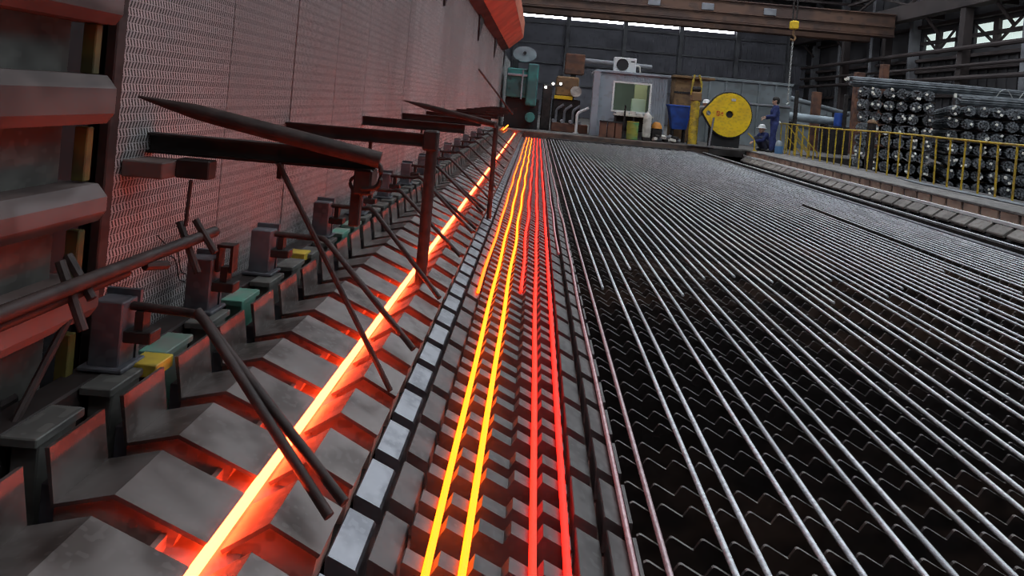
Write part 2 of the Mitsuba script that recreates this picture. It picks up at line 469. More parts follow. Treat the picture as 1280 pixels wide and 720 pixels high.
obj('trough', cat(box(-.745, -.575, .6, 23.3, H(1.085), H(1.071)), box(-.76, -.745, .6, 23.3, H(1.16), H(1.04))), 'm_web', rt)
obj('underframe', box(-1.16, -.42, .6, 23.2, H(1.30), H(1.16)), 'm_darksteel', rt)
for (x0, y0, w) in ((-1.09, 2.10, .05), (-1.16, 3.62, .06)):
    obj('yellow_cover', cbox(x0 - .04, x0 + w, y0, y0 + .10, H(.90), H(.862), .003), 'm_yellowdull', rt)

# hold-down arms on the ledge
arm_y = [2.10, 2.66, 3.24, 4.13, 4.95, 5.80, 6.75, 7.7, 8.7, 9.8, 11.0, 12.3, 13.7, 15.2]
for i, y in enumerate(arm_y):
    a = thing('hold_down_arm', (f'grey post by the mesh wall, {ORD[i]} from the camera, ' + ('with an open clevis' if i == 1 else 'carrying a bent rusty arm')), 'hold-down arm', 'hold-down arms along the chute plates')
    xp = -1.17
    obj('post', cat(cbox(xp - .045, xp + .045, y - .05, y + .03, H(.86), H(.672), .004), box(xp - .05, xp + .05, y + .03, y + .045, H(.86), H(.655))), 'm_greypost', a)
    obj('foot', cbox(xp - .065, xp + .065, y - .065, y + .06, H(.871), H(.857), .004), 'm_greypost', a)
    obj('bracket', cat(cbox(xp + .045, xp + .125, y - .04, y + .02, H(.79), H(.755), .003), box(xp + .07, xp + .095, y - .03, y + .01, H(.755), H(.70))), 'm_darksteel', a)
    hh = 1.02 - (.06 if i == 1 else 0)
    if i != 1:
        e1, e2 = (-.87, y - .12, H(.665)), (-.40, y - .42 - .03 * (i % 2) - (.12 if i == 3 else 0), H(1.005))
        obj('arm', tube(bend([(-1.12, y - .01, H(.69)), (-.94, y - .03, H(.69)), e1, e2], .05), .0125, 10), 'm_rustrod', a, smooth=40)
        if i in (0, 5, 6):
            obj('arm', tube([(-.89, y - .10, H(.66)), (-.375, y - .385, H(.99))], .0125, 10), 'm_rustrod', a, smooth=40)
    else:
        obj('clevis', cat(box(xp + .05, xp + .06, y - .03, y + .02, H(.72), H(.62)), box(xp + .10, xp + .11, y - .03, y + .02, H(.72), H(.62)), box(xp + .05, xp + .11, y - .03, y + .02, H(.63), H(.62))), 'm_darksteel', a)

# cantilever beams out of the wall
beam_y = [2.45, 3.77, 5.43, 7.0, 8.5, 10.1, 11.7, 13.3, 14.9, 16.5, 18.1, 19.7]
for i, y in enumerate(beam_y):
    extra = {0: ' under the long tapered pipe', 1: ' ending in a round post'}.get(i, '')
    b = thing('cantilever_beam', f'dark beam reaching out of the mesh wall{extra}, {ORD[i]} from the camera', 'beam', 'beams reaching out of the mesh wall')
    obj('beam', ibeam_x(XW, -.53, y, H(.215), H(.283), .05, .008), 'm_darksteel', b)
    obj('hanger', box(-.86, -.845, y - .01, y + .012, H(.335), H(.283)), 'm_darksteel', b)
    if i == 0:
        obj('brace', tube([(-.85, y - .03, H(.28)), (-.405, y - .05, H(1.0))], .0095, 8), 'm_rustrod', b, smooth=40)
        obj('clamp', cat(cbox(-.59, -.53, y - .05, y + .05, H(.36), H(.275), .006), tube(bend([(-.56, y - .045, H(.24)), (-.50, y - .05, H(.25)), (-.50, y - .05, H(.33)), (-.56, y - .045, H(.34))], .03), .009, 8)), 'm_rustrod', b)
        obj('strut', cat(cbox(-.60, -.565, y - .03, y + .0, H(.47), H(.35), .004)), 'm_rustrod', b)
        obj('loop', tube(bend([(-.585, y - .03, H(.36)), (-.61, y - .03, H(.32)), (-.58, y - .03, H(.29)), (-.555, y - .03, H(.33)), (-.57, y - .03, H(.37))], .02), .006, 6), 'm_rustrod', b)
    if i == 1:
        obj('post', tube([(-.53, y, H(.205)), (-.53, y, H(1.0))], .03, 14), 'm_rustrod', b, smooth=40)
        obj('collar', cbox(-.575, -.50, y - .045, y + .045, H(.30), H(.195), .008), 'm_darksteel', b)
    if i == 3:
        obj('post', tube([(-.36, y - .4, H(.24)), (-.355, y - .4, H(1.10))], .022, 12), 'm_rustrod', b, smooth=40)
for i, y in enumerate((2.36, 6.9)):
    t = np.linspace(0, 1, 10)
    a, b_ = np.array([-1.27, y - .06, H(.093)]), np.array([-.505 if i == 0 else -.36, y + .04 - .4 * i, H(.238)])
    pts = a + (b_ - a) * t[:, None]
    solo('tapered_pipe', tube(pts, np.interp(t, [0, .06, .25, 1], [.004, .010, .0265, .0285]), 16), 'm_rustrod',
         ('long dark pipe with a pointed end lying across the nearest cantilever beam', 'pointed dark pipe lying across the fourth cantilever beam along the wall')[i], 'pipe', smooth=40)
st = thing('box_bracket', 'short rusty box section bracket on the mesh wall beside the frame post', 'bracket')
obj('arm', cbox(-1.297, -1.165, 2.28, 2.43, H(.348), H(.295), .004), 'm_beam', st)
obj('block', cbox(-1.165, -1.055, 2.36, 2.42, H(.349), H(.287), .004), 'm_darksteel', st)
obj('rod', tube([(-1.10, 2.34, H(.35)), (-1.105, 2.34, H(.50))], .006, 6), 'm_black', st)

# loose guide bar lying along the wall at the near left, with its clamps
gb = thing('guide_bar', 'long round rusty bar with clamps lying along the wall at the near left', 'guide bar')
obj('bar', tube([(-1.10, .9, H(.545)), (-1.10, 1.7, H(.55)), (-1.10, 2.55, H(.555))], .019, 12), 'm_rustrod', gb, smooth=40)
obj('bar', tube([(-1.13, 1.0, H(.59)), (-1.125, 2.05, H(.585))], .015, 10), 'm_rustrod', gb, smooth=40)
for yy, dx in ((2.40, 0.0), (2.45, .03), (1.80, 0), (1.86, -.02)):
    obj('clamp', tube([(-1.10 + dx - .055, yy, H(.50)), (-1.10 + dx + .03, yy - .02, H(.66 if dx == 0 else .60))], .012, 8), 'm_rustrod', gb, smooth=40)
obj('stub', tube([(-1.10, 2.1, H(.575)), (-1.07, 2.17, H(.585))], .014, 8), 'm_rustrod', gb)
solo('diagonal_brace', tube([(-1.20, 2.0, H(.60)), (-1.19, 1.72, H(.90)), (-1.18, 1.50, H(1.12))], .011, 8), 'm_rustrod', 'thin rusty diagonal brace below the guide bar at the far left', 'brace', smooth=40)
solo('lean_rod', tube([(-1.02, 12.0, H(-.46)), (-.45, 13.6, H(.26))], .016, 8), 'm_black', 'thin black rod leaning against the far end of the mesh wall', 'rod', smooth=40)
wires = thing('loose_wire', 'thin loose wires drooping on the mesh wall above the nearest post', 'wire')
for k in range(2):
    q = np.linspace(0, 1, 14)
    pts = np.stack([-1.285 + .02 * np.sin(q * 5), 2.52 + .32 * q + .01 * np.sin(9 * q), H(.58 + .25 * q + .04 * k + .012 * np.sin(12 * q + k))], 1)
    obj('strand', tube(pts, .0022, 5), 'm_black', wires)

# ------------------------------------------------------------------ straightening grid
HB = 1.12                        # depth of the tooth peaks under the camera
PW, VAL, DEP = .0846, .0634, .029
GP, GY0 = .2665, 1.716


def tooth_block(x, w, length, deep=.10, step=0):
    z = H(HB)
    P = [(x, z - .003), (x + .003, z), (x + w - .003, z - DEP * w / VAL), (x + w, z - DEP * w / VAL - .004), (x + w, z - deep), (x, z - deep)]
    return prism_y(P, 0, length)


sg = thing('straightening_grid', 'sawtooth grid of steel blocks between the chute plates and the cooling bed', 'straightening grid')
slide = mikit.ply(cbox(0, 1, 0, 1, 0, 1, .01), 'm_slide')


def slide_block():
    z = H(HB)
    w, L = .080, .204
    P = Polygon([(-.410, z - .006), (-.404, z), (-.337, z - .030), (-.331, z - .038), (-.331, z - .12), (-.410, z - .12)])
    m = prism_y(P, 0, L)
    return m


sb = mikit.ply(slide_block(), 'm_slide')
nb = mikit.ply(tooth_block(-.309, .066, .204), 'm_grid')
L1 = mikit.ply(tooth_block(.1985, .068, .205), 'm_grid')
L2 = mikit.ply(tooth_block(.2825, .055, .205), 'm_grid')
ES = mikit.ply(box(.352, .362, 0, .20, H(HB + .14), H(HB + .012)), 'm_grid')
cols = [-.2255 + PW * k for k in range(5)]
z = H(HB)
P = [(cols[0] - .004, z - .004)]
for k, x in enumerate(cols):
    P += [(x, z), (x + VAL, z - DEP)]
    P += [(x + VAL + .004, z - DEP)]
P += [(cols[-1] + VAL + .012, z - DEP), (cols[-1] + VAL + .012, z - .12), (cols[0] - .004, z - .12)]
gbar = mikit.ply(prism_y(P, 0, .057), 'm_grid')
NROW = 80
far = []
for k in range(-2, NROW):
    y = GY0 + GP * k
    if y > 23.0:
        break
    obj('slide_block', sb, 'm_slide', sg, at=(0, y, 0))
    obj('saddle_block', nb, 'm_grid', sg, at=(0, y, 0))
    obj('saddle_block', L1, 'm_grid', sg, at=(0, y, 0))
    obj('saddle_block', L2, 'm_grid', sg, at=(0, y, 0))
    obj('edge_strip', ES, 'm_grid', sg, at=(0, y, 0))
    for d in (0, .152):
        obj('grid_bar', gbar, 'm_grid', sg, at=(0, y + d, 0))
obj('bed_plate', box(-.42, .36, .6, 23.0, H(HB + .22), H(HB + .115)), 'm_web', sg)

# ------------------------------------------------------------------ cooling bed: rakes
cb = thing('cooling_bed', 'long bed of dark sawtooth rakes carrying the cooling grey bars', 'cooling bed')
NT = 54
X0 = .3685


def rake(dz=0.0, seed=0):
    z = H(HB)
    P = [(X0 - .004, z - .20), (X0 - .004, z - .004)]
    for j in range(NT):
        x = X0 + PW * j
        P += [(x - .0015, z - .003), (x + .003, z), (x + .010, z - .0012), (x + VAL, z - DEP)]
        P += [(x + VAL + .003, z - DEP)]
    xe = X0 + PW * NT
    P += [(xe, z - DEP), (xe, z - .20)]
    return prism_y(P, 0, .010)


rk = mikit.ply(rake(), 'm_rake')
NR = int((22.9 - 1.0) / (GP / 2))
for k in range(NR):
    obj('rake', rk, 'm_rake', cb, at=(0.0, 1.0 + GP / 2 * k - .012 * (k % 2), -.006 * (k % 2)))
for x in np.arange(.9, 5.0, 1.02):
    obj('stringer', cbox(x - .05, x + .05, .6, 22.9, H(HB + .38), H(HB + .205), .005), 'm_pit', cb)
obj('bed_floor', box(.36, 5.3, .6, 23.0, H(HB + .42), H(HB + .38)), 'm_pit', cb)
obj('side_rail', cbox(4.965, 5.02, .6, 22.9, H(HB + .25), H(HB - .012), .004), 'm_slide', cb)
for x, t in ((5.08, .03), (5.16, .02), (5.24, .04)):
    obj('edge_girder', cbox(x, x + .05, .6, 22.9, H(HB + .3), H(HB + .04 + t), .004), 'm_darksteel', cb)
obj('end_stop', cbox(.4, 5.0, 22.75, 22.95, H(HB + .3), H(HB - .03), .01), 'm_darksteel', cb)

# ------------------------------------------------------------------ the bars
RB = .0088


def bar_mesh(x, y0, y1, r, zc, amp, seed, n=8):
    g = np.random.default_rng(seed)
    ys = np.concatenate([np.arange(y0, min(8, y1), .16), np.arange(max(8, y0), y1, .3), [y1]]) if y0 < 8 else np.append(np.arange(y0, y1, .3), y1)
    wob = sum(g.normal() * np.sin(ys * f + g.uniform(0, 6)) / 2 for f in (.9, 1.7, 3.1)) * amp
    wob = wob * np.clip((ys - 2.2) / 4, .12, 1)
    pts = np.stack([x + wob, ys, zc + np.abs(wob) * .3], 1)
    return tube(pts, r, n), pts


def valley(i):
    """x of the i-th valley, i = 0 is the one right of the first saddle block"""
    xs = [-.309 + .066]
    return (xs[0] if i == 0 else cols[0] + PW * (i - 1) + VAL) - .004


short_y = {0: 4.2, 3: 4.29, 6: 5.48, 9: 4.53, 12: 5.15, 15: 4.53, 18: 5.05, 21: 5.2, 24: 5.13, 27: 4.68, 30: 5.35, 33: 5.0, 36: 5.3, 39: 4.8, 42: 5.2, 45: 6.1, 48: 5.5, 49: 10.3, 51: 5.2, 54: 5.3, 57: 5.1}
HOT = {0: (HOT_ORANGE, 'glowing yellow bar that ends short, leftmost on the straightening grid'),
       1: (HOT_YELLOW, 'glowing yellow bar, left one of the two running the full length of the grid'),
       2: (HOT_YELLOW, 'glowing yellow bar, right one of the two running the full length of the grid'),
       3: (HOT_RED, 'glowing red bar that ends short between the yellow bars and the red ones'),
       4: (HOT_RED, 'glowing red bar running the full length, left one of the pair'),
       5: (HOT_RED2, 'glowing red bar running the full length, right one of the pair'),
       6: ((.16, .010, .008), 'dull pink cooling bar that ends short on the wide saddle blocks'),
       7: ((.085, .008, .007), 'dull pink cooling bar lying on the right edge of the straightening grid'),
       8: ((.030, .003, .003), 'faintly reddish cooling bar, leftmost on the dark rakes')}
shorts = [i for i in sorted(short_y) if i > 8 and i != 49]
NB = 62
for i in range(NB):
    x = valley(i) if i < NB else 0
    y0 = short_y.get(i, 1.1)
    y1 = 22.6 + .25 * math.sin(i * 2.1)
    hot = i in HOT
    r = .0105 if i < 6 else RB
    zc = H(HB) - DEP + 1.3 * r + .003 + (.004 if i > 7 else 0)
    m, pts = bar_mesh(x - (r - RB) * .4, y0, y1, r, zc, (.003 if i > 7 else .0065), 40 + i, 10 if i < 12 else 8)
    if hot:
        e, lab = HOT[i]
        if i <= 5:
            key = thing('hot_bar', lab, 'steel bar', 'hot bars on the straightening grid')
            cuts = [0, int(len(pts) * .16), int(len(pts) * .36), len(pts) - 1]
            for a, b in zip(cuts, cuts[1:]):
                scene[f'{key}__{cuts.index(b):03d}'] = {**mikit.ply(tube(pts[a:b + 1], r, 10), 'm_hotbar', smooth=50), 'emitter': area(e, 1.0 if i < 3 else .6)}
        else:
            key = solo('cooling_bar', m, 'm_barwarm', lab, 'steel bar', 'bars cooling on the bed', smooth=50, emit=area(e, .15))
    else:
        if i == 49:
            lab = 'grey steel bar ending halfway along the bed, baring a line of dark rake teeth'
        elif i in shorts:
            lab = f'short grey bar with its near end in view, {ORD[shorts.index(i)]} such bar from the left'
        else:
            q = max([k for k in shorts if k < i], default=None)
            lab = 'long grey bar between the reddish bar and the first short grey bar' if q is None else f'long grey bar, {ORD[i - q - 1]} one to the right of the {ORD[shorts.index(q)]} short grey bar'
        solo('cooling_bar', m, 'm_bar', lab, 'steel bar', 'bars cooling on the bed', smooth=50)
# the bar just leaving the mill, in the trough
ys = [1.15, 2.0, 3.0, 4.2, 6.0, 9.0, 14.0, 23.6]
key = thing('hot_bar', 'white-hot bar freshly rolled, lying between the chute plates', 'steel bar', 'hot bars on the run-in table')
for i, (a, b) in enumerate(zip(ys, ys[1:])):
    q = np.linspace(a, b, 8)
    pts = np.stack([-.641 + .003 * np.sin(q * 2.3) * np.clip((q - 4) / 3, 0, 1), q, np.full(8, H(1.0555))], 1)
    scene[f'{key}__{i + 1:03d}'] = {**mikit.ply(tube(pts, .0135, 12), 'm_hotbar', smooth=50), 'emitter': area(HOT0, 1.5 if i < 5 else .8)}
solo('hot_bar', tube([(-.95, 21.4, H(.90)), (-.93, 24.4, H(.86))], .022, 10), 'm_hotbar', 'short glowing orange bar tip coming out of the far mill stand', 'steel bar', smooth=50, emit=area((7, 1.0, .05), .2))

# ------------------------------------------------------------------ right bank of the bed
bank = struct('trim_2', cat(box(6.80, 7.76, -10, 23.15, -.30, -.03)), 'm_concrete')
for k in range(38):
    y = 5.9 + k * .45
    obj('kerb_block', cbox(6.775, 6.86, y + .03, y + .415, -.165, -.035, .008), 'm_brick', bank)
for k in range(12):
    y = 5.0 + k * 1.52
    obj('coping_slab', cbox(6.768, 7.78, y + .004, y + 1.516, -.035, .004, .006), 'm_kerbtop', bank)
obj('white_edge', cbox(6.725, 6.80, 5.0, 23.1, -.215, -.160, .006), 'm_stripwhite', bank)
tl = thing('tilted_strip', 'row of brown-grey sloped plates along the far right edge of the cooling bed', 'plate row')
tp = mikit.ply(prism_y([(6.585, -.345), (6.59, -.325), (6.725, -.218), (6.74, -.222), (6.74, -.26), (6.60, -.375)], .03, .405), 'm_tile')
for k in range(38):
    obj('plate', tp, 'm_tile', tl, at=(0, 5.9 + k * .45, 0))
obj('under_beam', prism_y([(6.62, -.40), (6.755, -.275), (6.755, -.9), (6.62, -.9)], 5.0, 23.0), 'm_black', tl)
solo('edge_rail', tube([(5.375, 4.8, H(1.12)), (5.37, 12, H(1.12)), (5.38, 22.9, H(1.12))], .012, 8), 'm_bar', 'single bright steel rail running between the cooling bed and the sloped plates', 'rail', smooth=40)
solo('side_gutter', cat(box(5.33, 6.60, 4.8, 22.9, H(1.55), H(1.42)), *[box(x, x + .05, 4.8, 22.9, H(1.5), H(zz)) for x, zz in ((5.355, 1.142), (5.62, 1.25), (5.85, 1.22), (6.1, 1.30), (6.35, 1.33))]), 'm_darksteel', 'dark ribbed gutter beside the sloped plates at the bed edge', 'gutter')
for k in range(5):
    xx = 7.52 + .06 * k
    solo('loose_rod', tube([(xx + .05, 8.6 + .15 * k, .016), (xx + .015, 11.5, .017), (xx, 14.2 + .3 * k, .016)], .011, 7), 'm_bundle', f'grey steel rod lying loose beneath the yellow railing, {ORD[k]} from the bed', 'rod', 'loose rods under the railing', smooth=40)

# yellow railing
rl = thing('guard_railing', 'long yellow handrail with upright posts along the walkway before the bar stacks', 'railing')
py = [8.6, 9.05, 9.5, 9.95, 10.4] + list(np.arange(10.86, 23.5, .475))
top = [(7.90, y, .942 + .012 * math.sin(y * .9)) for y in np.arange(8.6, 23.5, .5)] + [(7.90, 23.35, .94)]
obj('top_rail', tube(top, .021, 10), 'm_yellowrail', rl, smooth=40)
for i, y in enumerate(py):
    lean = .012 * math.sin(i * 1.7)
    obj('post', tube([(7.90 + lean, y, 0), (7.90, y + lean, .93)], .0185, 8), 'm_yellowrail', rl, smooth=40)
obj('knob', trimesh.creation.icosphere(2, .05).apply_translation([7.88, 23.4, .97]), 'm_white', rl, smooth=True)
sr = thing('stair_railing', 'small sloping yellow stair rail behind the end of the long handrail', 'railing')
for yy in (22.2, 22.9):
    obj('sloped_rail', tube([(8.0, yy, .90), (8.75, yy, .10)], .018, 8), 'm_yellowrail', sr, smooth=40)
    obj('sloped_rail', tube([(8.0, yy, .55), (8.45, yy, .08)], .014, 8), 'm_yellowrail', sr, smooth=40)
    for x, zt in ((8.02, .9), (8.25, .62), (8.48, .38), (8.72, .16)):
        obj('post', tube([(x, yy, 0), (x, yy, zt)], .016, 8), 'm_yellowrail', sr, smooth=40)
for k in range(3):
    obj('tread', cbox(8.30 + .2 * k, 8.50 + .2 * k, 22.2, 22.9, -.5, -.12 - .12 * k, .006), 'm_yellowdull', sr)
bp = thing('bollard', 'dark steel bollard post standing inside the yellow railing', 'bollard')
obj('shaft', cyl(.10, -.5, 1.15, 8.42, 18.1, 18), 'm_darksteel', bp, smooth=40)
obj('cap', lathe([(0, .10), (.06, .09), (.12, .03), (.12, 0), (0, 0)], 18).apply_translation([8.42, 18.1, 1.15]), 'm_rustbox', bp, smooth=40)

# ------------------------------------------------------------------ stacks of bar bundles
def bundle_mesh(L, n_ring=2, r=.036, seed=0, bow=0.0):
    g = np.random.default_rng(seed)
    spots = [(0, 0)] + [(2.02 * r * math.cos(a), 2.02 * r * math.sin(a)) for a in np.arange(6) * math.pi / 3]
    if n_ring > 1:
        spots += [(3.75 * r * math.cos(a), 3.75 * r * math.sin(a)) for a in (np.arange(12) + .5) * math.pi / 6]
    rods, ends = [], []
    for (x, zz) in spots:
        o = g.uniform(-.06, .06)
        jx, jz = g.normal(0, .004, 2)
        q = np.linspace(0, 1, 5)
        pts = np.stack([x + jx + 0 * q, o + L * q, zz + jz + bow * np.sin(q * math.pi)], 1)
        rods.append(tube(pts, r, 7, caps=True))
    return cat(*rods)


bund = [mikit.ply(bundle_mesh(4.6, 2, .030, s), 'm_bundle', smooth=50) for s in (1, 2, 3)]
tagm = mikit.ply(cbox(-.03, .03, -.012, .0, -.032, .032, .003), 'm_tag')
band = mikit.ply(lathe([(.150, -.02), (.162, -.02), (.162, .02), (.150, .02), (.150, -.02)], 16).apply_transform(trimesh.transformations.rotation_matrix(math.pi / 2, [1, 0, 0])), 'm_chain')
timber = mikit.ply(cbox(-.95, .95, -.06, .06, -.045, .045, .005), 'm_timber')
g = np.random.default_rng(11)


def stack(name, x0, n, y0, tiers, yaw):
    ca, sa = math.cos(math.radians(yaw)), math.sin(math.radians(yaw))
    for t in range(tiers):
        zc = -.5 + .19 + t * .335
        row = tiers - t
        for k in range(n):
            key = thing('bar_bundle', f'bundle of dark steel bars, {ORD[row - 1]} row down, {ORD[k]} from the left, {name} stack', 'bar bundle', f'bar bundles of the {name} stack')
            a, b = k * .325 + g.normal(0, .012), g.normal(0, .08)
            C = [float(x0 + a * ca - b * sa), float(y0 + a * sa + b * ca), float(zc + g.normal(0, .008))]
            M0 = T4().translate(C).rotate([0, 0, 1], yaw)
            obj('bars', bund[int(g.integers(3))], 'm_bundle', key, at=M0.rotate([0, 1, 0], float(g.uniform(0, 360))))
            for q in range(int(g.choice([0, 1, 1, 2, 3]))):
                obj('tag', tagm, 'm_tag', key, at=M0.translate([float(g.uniform(-.11, .11)), -.10 + float(g.uniform(-.03, .0)), float(g.uniform(-.11, .12))]).rotate([0, 1, 0], float(g.uniform(-30, 30))).rotate([0, 0, 1], float(g.uniform(-25, 25))))
        kk = thing('stack_timber', f'timber spacer below the {ORD[row - 1]} row down of the {name} stack', 'timber', f'timber spacers of the {name} stack')
        obj('beam', timber, 'm_timber', kk, at=T4().translate([x0, y0, zc - .170]).rotate([0, 0, 1], yaw).translate([(n - 1) * .1625, .5, 0]).scale([n * .175, 1, .2]))


stack('left', 9.0, 6, 20.0, 8, -24)
stack('right', 11.0, 7, 19.0, 7, -24)
longb = [mikit.ply(bundle_mesh(6.4, 2, .028, 9, .03), 'm_bundle', smooth=50), mikit.ply(bundle_mesh(4.2, 2, .030, 10, .02), 'm_bundle', smooth=50)]
for i, (x, y, zz, yaw, which) in enumerate(((8.80, 20.5, 2.345, -88, 0), (8.95, 20.88, 2.345, -88, 0), (11.2, 19.3, 2.01, -92, 1), (9.2, 21.26, 2.345, -88, 0))):
    key = thing('bar_bundle', f'long bundle of steel bars lying crosswise on top of the stacks, {ORD[i]} one', 'bar bundle', 'bundles lying crosswise on top of the stacks')
    M = T4().translate([x, y, zz]).rotate([0, 0, 1], yaw)
    obj('bars', longb[which], 'm_bundle', key, at=M)
    for q in range(4):
        obj('tag', tagm, 'm_tag', key, at=M.translate([float(g.uniform(-.12, .12)), -.09 + (.5 * q * (i % 2)), float(.13 if (i % 2 and q) else g.uniform(-.05, .12))]).rotate([0, 0, 1], 40.0))
    if i == 2:
        for q in range(3):
            pts = bend([(0, 1.0 + .6 * q, .12), (.05, 1.1 + .6 * q, .34), (.0, 1.3 + .6 * q, .36), (.02, 1.45 + .6 * q, .12)], .1)
            obj('wire_loop', tube(pts, .012, 6), 'm_chain', key, at=M)
for i, x in enumerate((9.4, 11.2, 13.2)):
    solo('stack_post', cbox(x - .06, x + .06, 26.2, 26.32, -.5, 2.2, .008), 'm_darksteel', f'dark upright post holding the bar stacks, {ORD[i]} from the left', 'post')

# ------------------------------------------------------------------ far end of the hall
cab = thing('control_cabin', 'grey ribbed control cabin with a lit window at the far end of the bed', 'cabin')
X0c, X1c, Y0c, Y1c = 1.96, 4.32, 24.3, 26.4
wz0, wz1, wx0, wx1 = .92, 1.84, 2.55, 3.74
P = sbox(X0c, 0, X1c, 2.15).difference(sbox(wx0, wz0, wx1, wz1))
obj('front_wall', prism_y(P, Y0c, Y0c + .06), 'm_cabin', cab)
obj('side_wall', box(X0c, X0c + .06, Y0c + .06, Y1c, 0, 2.15), 'm_cabin', cab)
obj('side_wall', box(X1c - .06, X1c, Y0c + .06, Y1c, 0, 2.15), 'm_cabin', cab)
obj('back_wall', box(X0c, X1c, Y1c - .06, Y1c, 0, 2.15), 'm_cabinin', cab)
rf = obj('roof', cbox(X0c - .08, X1c + .08, Y0c - .1, Y1c + .05, 2.15, 2.23, .01), 'm_cabin', cab)
for x in list(np.arange(3.80, 4.30, .085)):
    obj('rib', cbox(x, x + .04, Y0c - .025, Y0c + .01, .1, 2.1, .006), 'm_cabin', cab)
for x in list(np.arange(2.62, 3.75, .085)):
    obj('rib', cbox(x, x + .04, Y0c - .025, Y0c + .01, 1.9, 2.12, .006), 'm_cabin', cab)
wf = obj('window_frame', prism_y(sbox(wx0 - .06, wz0 - .06, wx1 + .06, wz1 + .06).difference(sbox(wx0, wz0, wx1, wz1)), Y0c - .03, Y0c + .03), 'm_white', cab)
obj('pane', box(wx0, wx1, Y0c + .02, Y0c + .026, wz0, wz1), 'm_glass', wf)
obj('cupboard', cbox(3.26, 3.72, Y0c + .55, Y0c + .9, .5, 1.36, .01), 'm_palegreen', cab)
obj('curtain', cbox(3.38, 3.84, Y0c + 1.2, Y0c + 1.24, .9, 1.9, .01), 'm_beige', cab)
obj('ceiling_lamp', box(2.3, 4.0, Y0c + .15, Y0c + .9, 2.08, 2.12), 'm_pane', cab, emit=area((1.3, 1.5, 1.2), .4))
solo('cabin_post', cbox(1.80, 2.02, 23.95, 24.15, 0, 2.16, .01), 'm_cabin', 'pale grey steel post at the left corner of the control cabin', 'post')
ac = thing('air_conditioner', 'white air conditioner outdoor unit with a round fan on the cabin roof', 'air conditioner')
obj('case', cbox(2.52, 3.28, 24.8, 25.1, 2.245, 2.74, .015), 'm_white', ac)
fg = obj('fan_grille', lathe([(0, 0), (.19, 0), (.205, .02), (.19, .035), (0, .035)], 24).apply_transform(trimesh.transformations.rotation_matrix(math.pi / 2, [1, 0, 0])).apply_translation([2.80, 24.8, 2.49]), 'm_black', ac)
obj('guard_ring', trimesh.creation.torus(.195, .012, 24, 6).apply_transform(trimesh.transformations.rotation_matrix(math.pi / 2, [1, 0, 0])).apply_translation([2.80, 24.76, 2.49]), 'm_darksteel', ac, smooth=True)
obj('badge', box(3.08, 3.22, 24.79, 24.8, 2.60, 2.64), 'm_black', ac)
obj('hose', tube(bend([(3.29, 24.95, 2.5), (3.42, 24.95, 2.5), (3.45, 24.95, 2.26)], .08), .03, 8), 'm_offwhite', ac, smooth=40)
dk = thing('work_table', 'cluttered pale topped table in front of the cabin window', 'table')
obj('top', cbox(2.55, 3.85, 23.65, 24.1, .74, .80, .01), 'm_offwhite', dk)
for x in (2.6, 3.2, 3.78):
    obj('leg', cbox(x - .03, x + .03, 23.7, 23.76, 0, .74, .004), 'm_darksteel', dk)
obj('panel', cbox(2.58, 3.8, 23.95, 24.0, .25, .74, .004), 'm_darksteel', dk)
for i, x in enumerate((2.63, 2.85, 3.08, 3.3)):
    solo('parts_box', cbox(x, x + .18, 23.7, 23.95, .80, .86 + .03 * (i % 3), .01), 'm_offwhite', f'small pale box on the cluttered table, {ORD[i]} from the left', 'box', 'boxes on the cluttered table')
solo('steel_bar_upright', cbox(2.84, 2.89, 23.45, 23.5, 0, 1.10, .004), 'm_darksteel', 'dark upright bar in front of the cabin window', 'bar')
wt = thing('white_tank', 'white tank with a rounded top beside the cluttered table', 'tank')
obj('body', lathe([(0, .78), (.07, .77), (.13, .70), (.14, .6), (.14, .05), (.12, 0), (0, 0)], 20).apply_translation([3.62, 23.5, .12]), 'm_offwhite', wt, smooth=35)
obj('neck', cyl(.04, .89, .96, 3.62, 23.5, 12), 'm_white', wt, smooth=40)
obj('stand', cbox(3.5, 3.74, 23.38, 23.62, 0, .12, .01), 'm_darksteel', wt)
for i, x in enumerate((2.20, 2.45, 2.70)):
    d = thing('rusty_bin', f'rusty brown square bin in front of the cabin, {ORD[i]} from the left', 'bin', 'rusty bins before the cabin')
    obj('body', cat(cbox(x - .11, x + .11, 23.36, 23.60, 0, .52, .01)), 'm_rustbin', d)
    obj('rim', prism_x([(23.34, .50), (23.62, .50), (23.62, .54), (23.34, .54)], x - .125, x + .125), 'm_darksteel', d)
dr_ = thing('oil_drum', 'green and yellow oil drum standing before the cabin', 'drum')
obj('shell', lathe([(0, .58), (.17, .58), (.19, .56), (.19, .40), (.205, .385), (.19, .37), (.19, .21), (.205, .195), (.19, .18), (.19, .02), (.17, 0), (0, 0)], 24).apply_translation([3.15, 23.42, 0]), 'm_green', dr_, smooth=30)
obj('rim', trimesh.creation.torus(.185, .014, 24, 6).apply_translation([3.15, 23.42, .58]), 'm_yellowdull', dr_, smooth=True)
hm = thing('hand_tools_heap', 'heap of grey scrap and tools lying right of the oil drum', 'scrap heap')
for k in range(9):
    q = g.uniform(-1, 1, 3)
    b = cbox(-.12, .12, -.06, .06, -.05, .05, .01).apply_transform(trimesh.transformations.rotation_matrix(q[0] * 2, [0, 0, 1])).apply_transform(trimesh.transformations.rotation_matrix(q[1] * .4, [1, 0, 0]))
    obj('piece', b.apply_translation([3.9 + .16 * k * .6, 23.45 + .1 * (k % 3), .08 + .09 * (k % 2)]), ('m_offwhite', 'm_darksteel', 'm_column')[k % 3], hm)
solo('orange_cap', lathe([(0, .22), (.10, .20), (.17, .10), (.19, 0), (0, 0)], 18).apply_translation([4.02, 24.0, .42]), 'm_orange', 'small orange dome-shaped cover near the blue bin', 'cover', smooth=40)
solo('crate', cbox(3.86, 4.2, 23.85, 24.15, 0, .42, .015), 'm_darksteel', 'dark crate under the orange cover', 'crate')
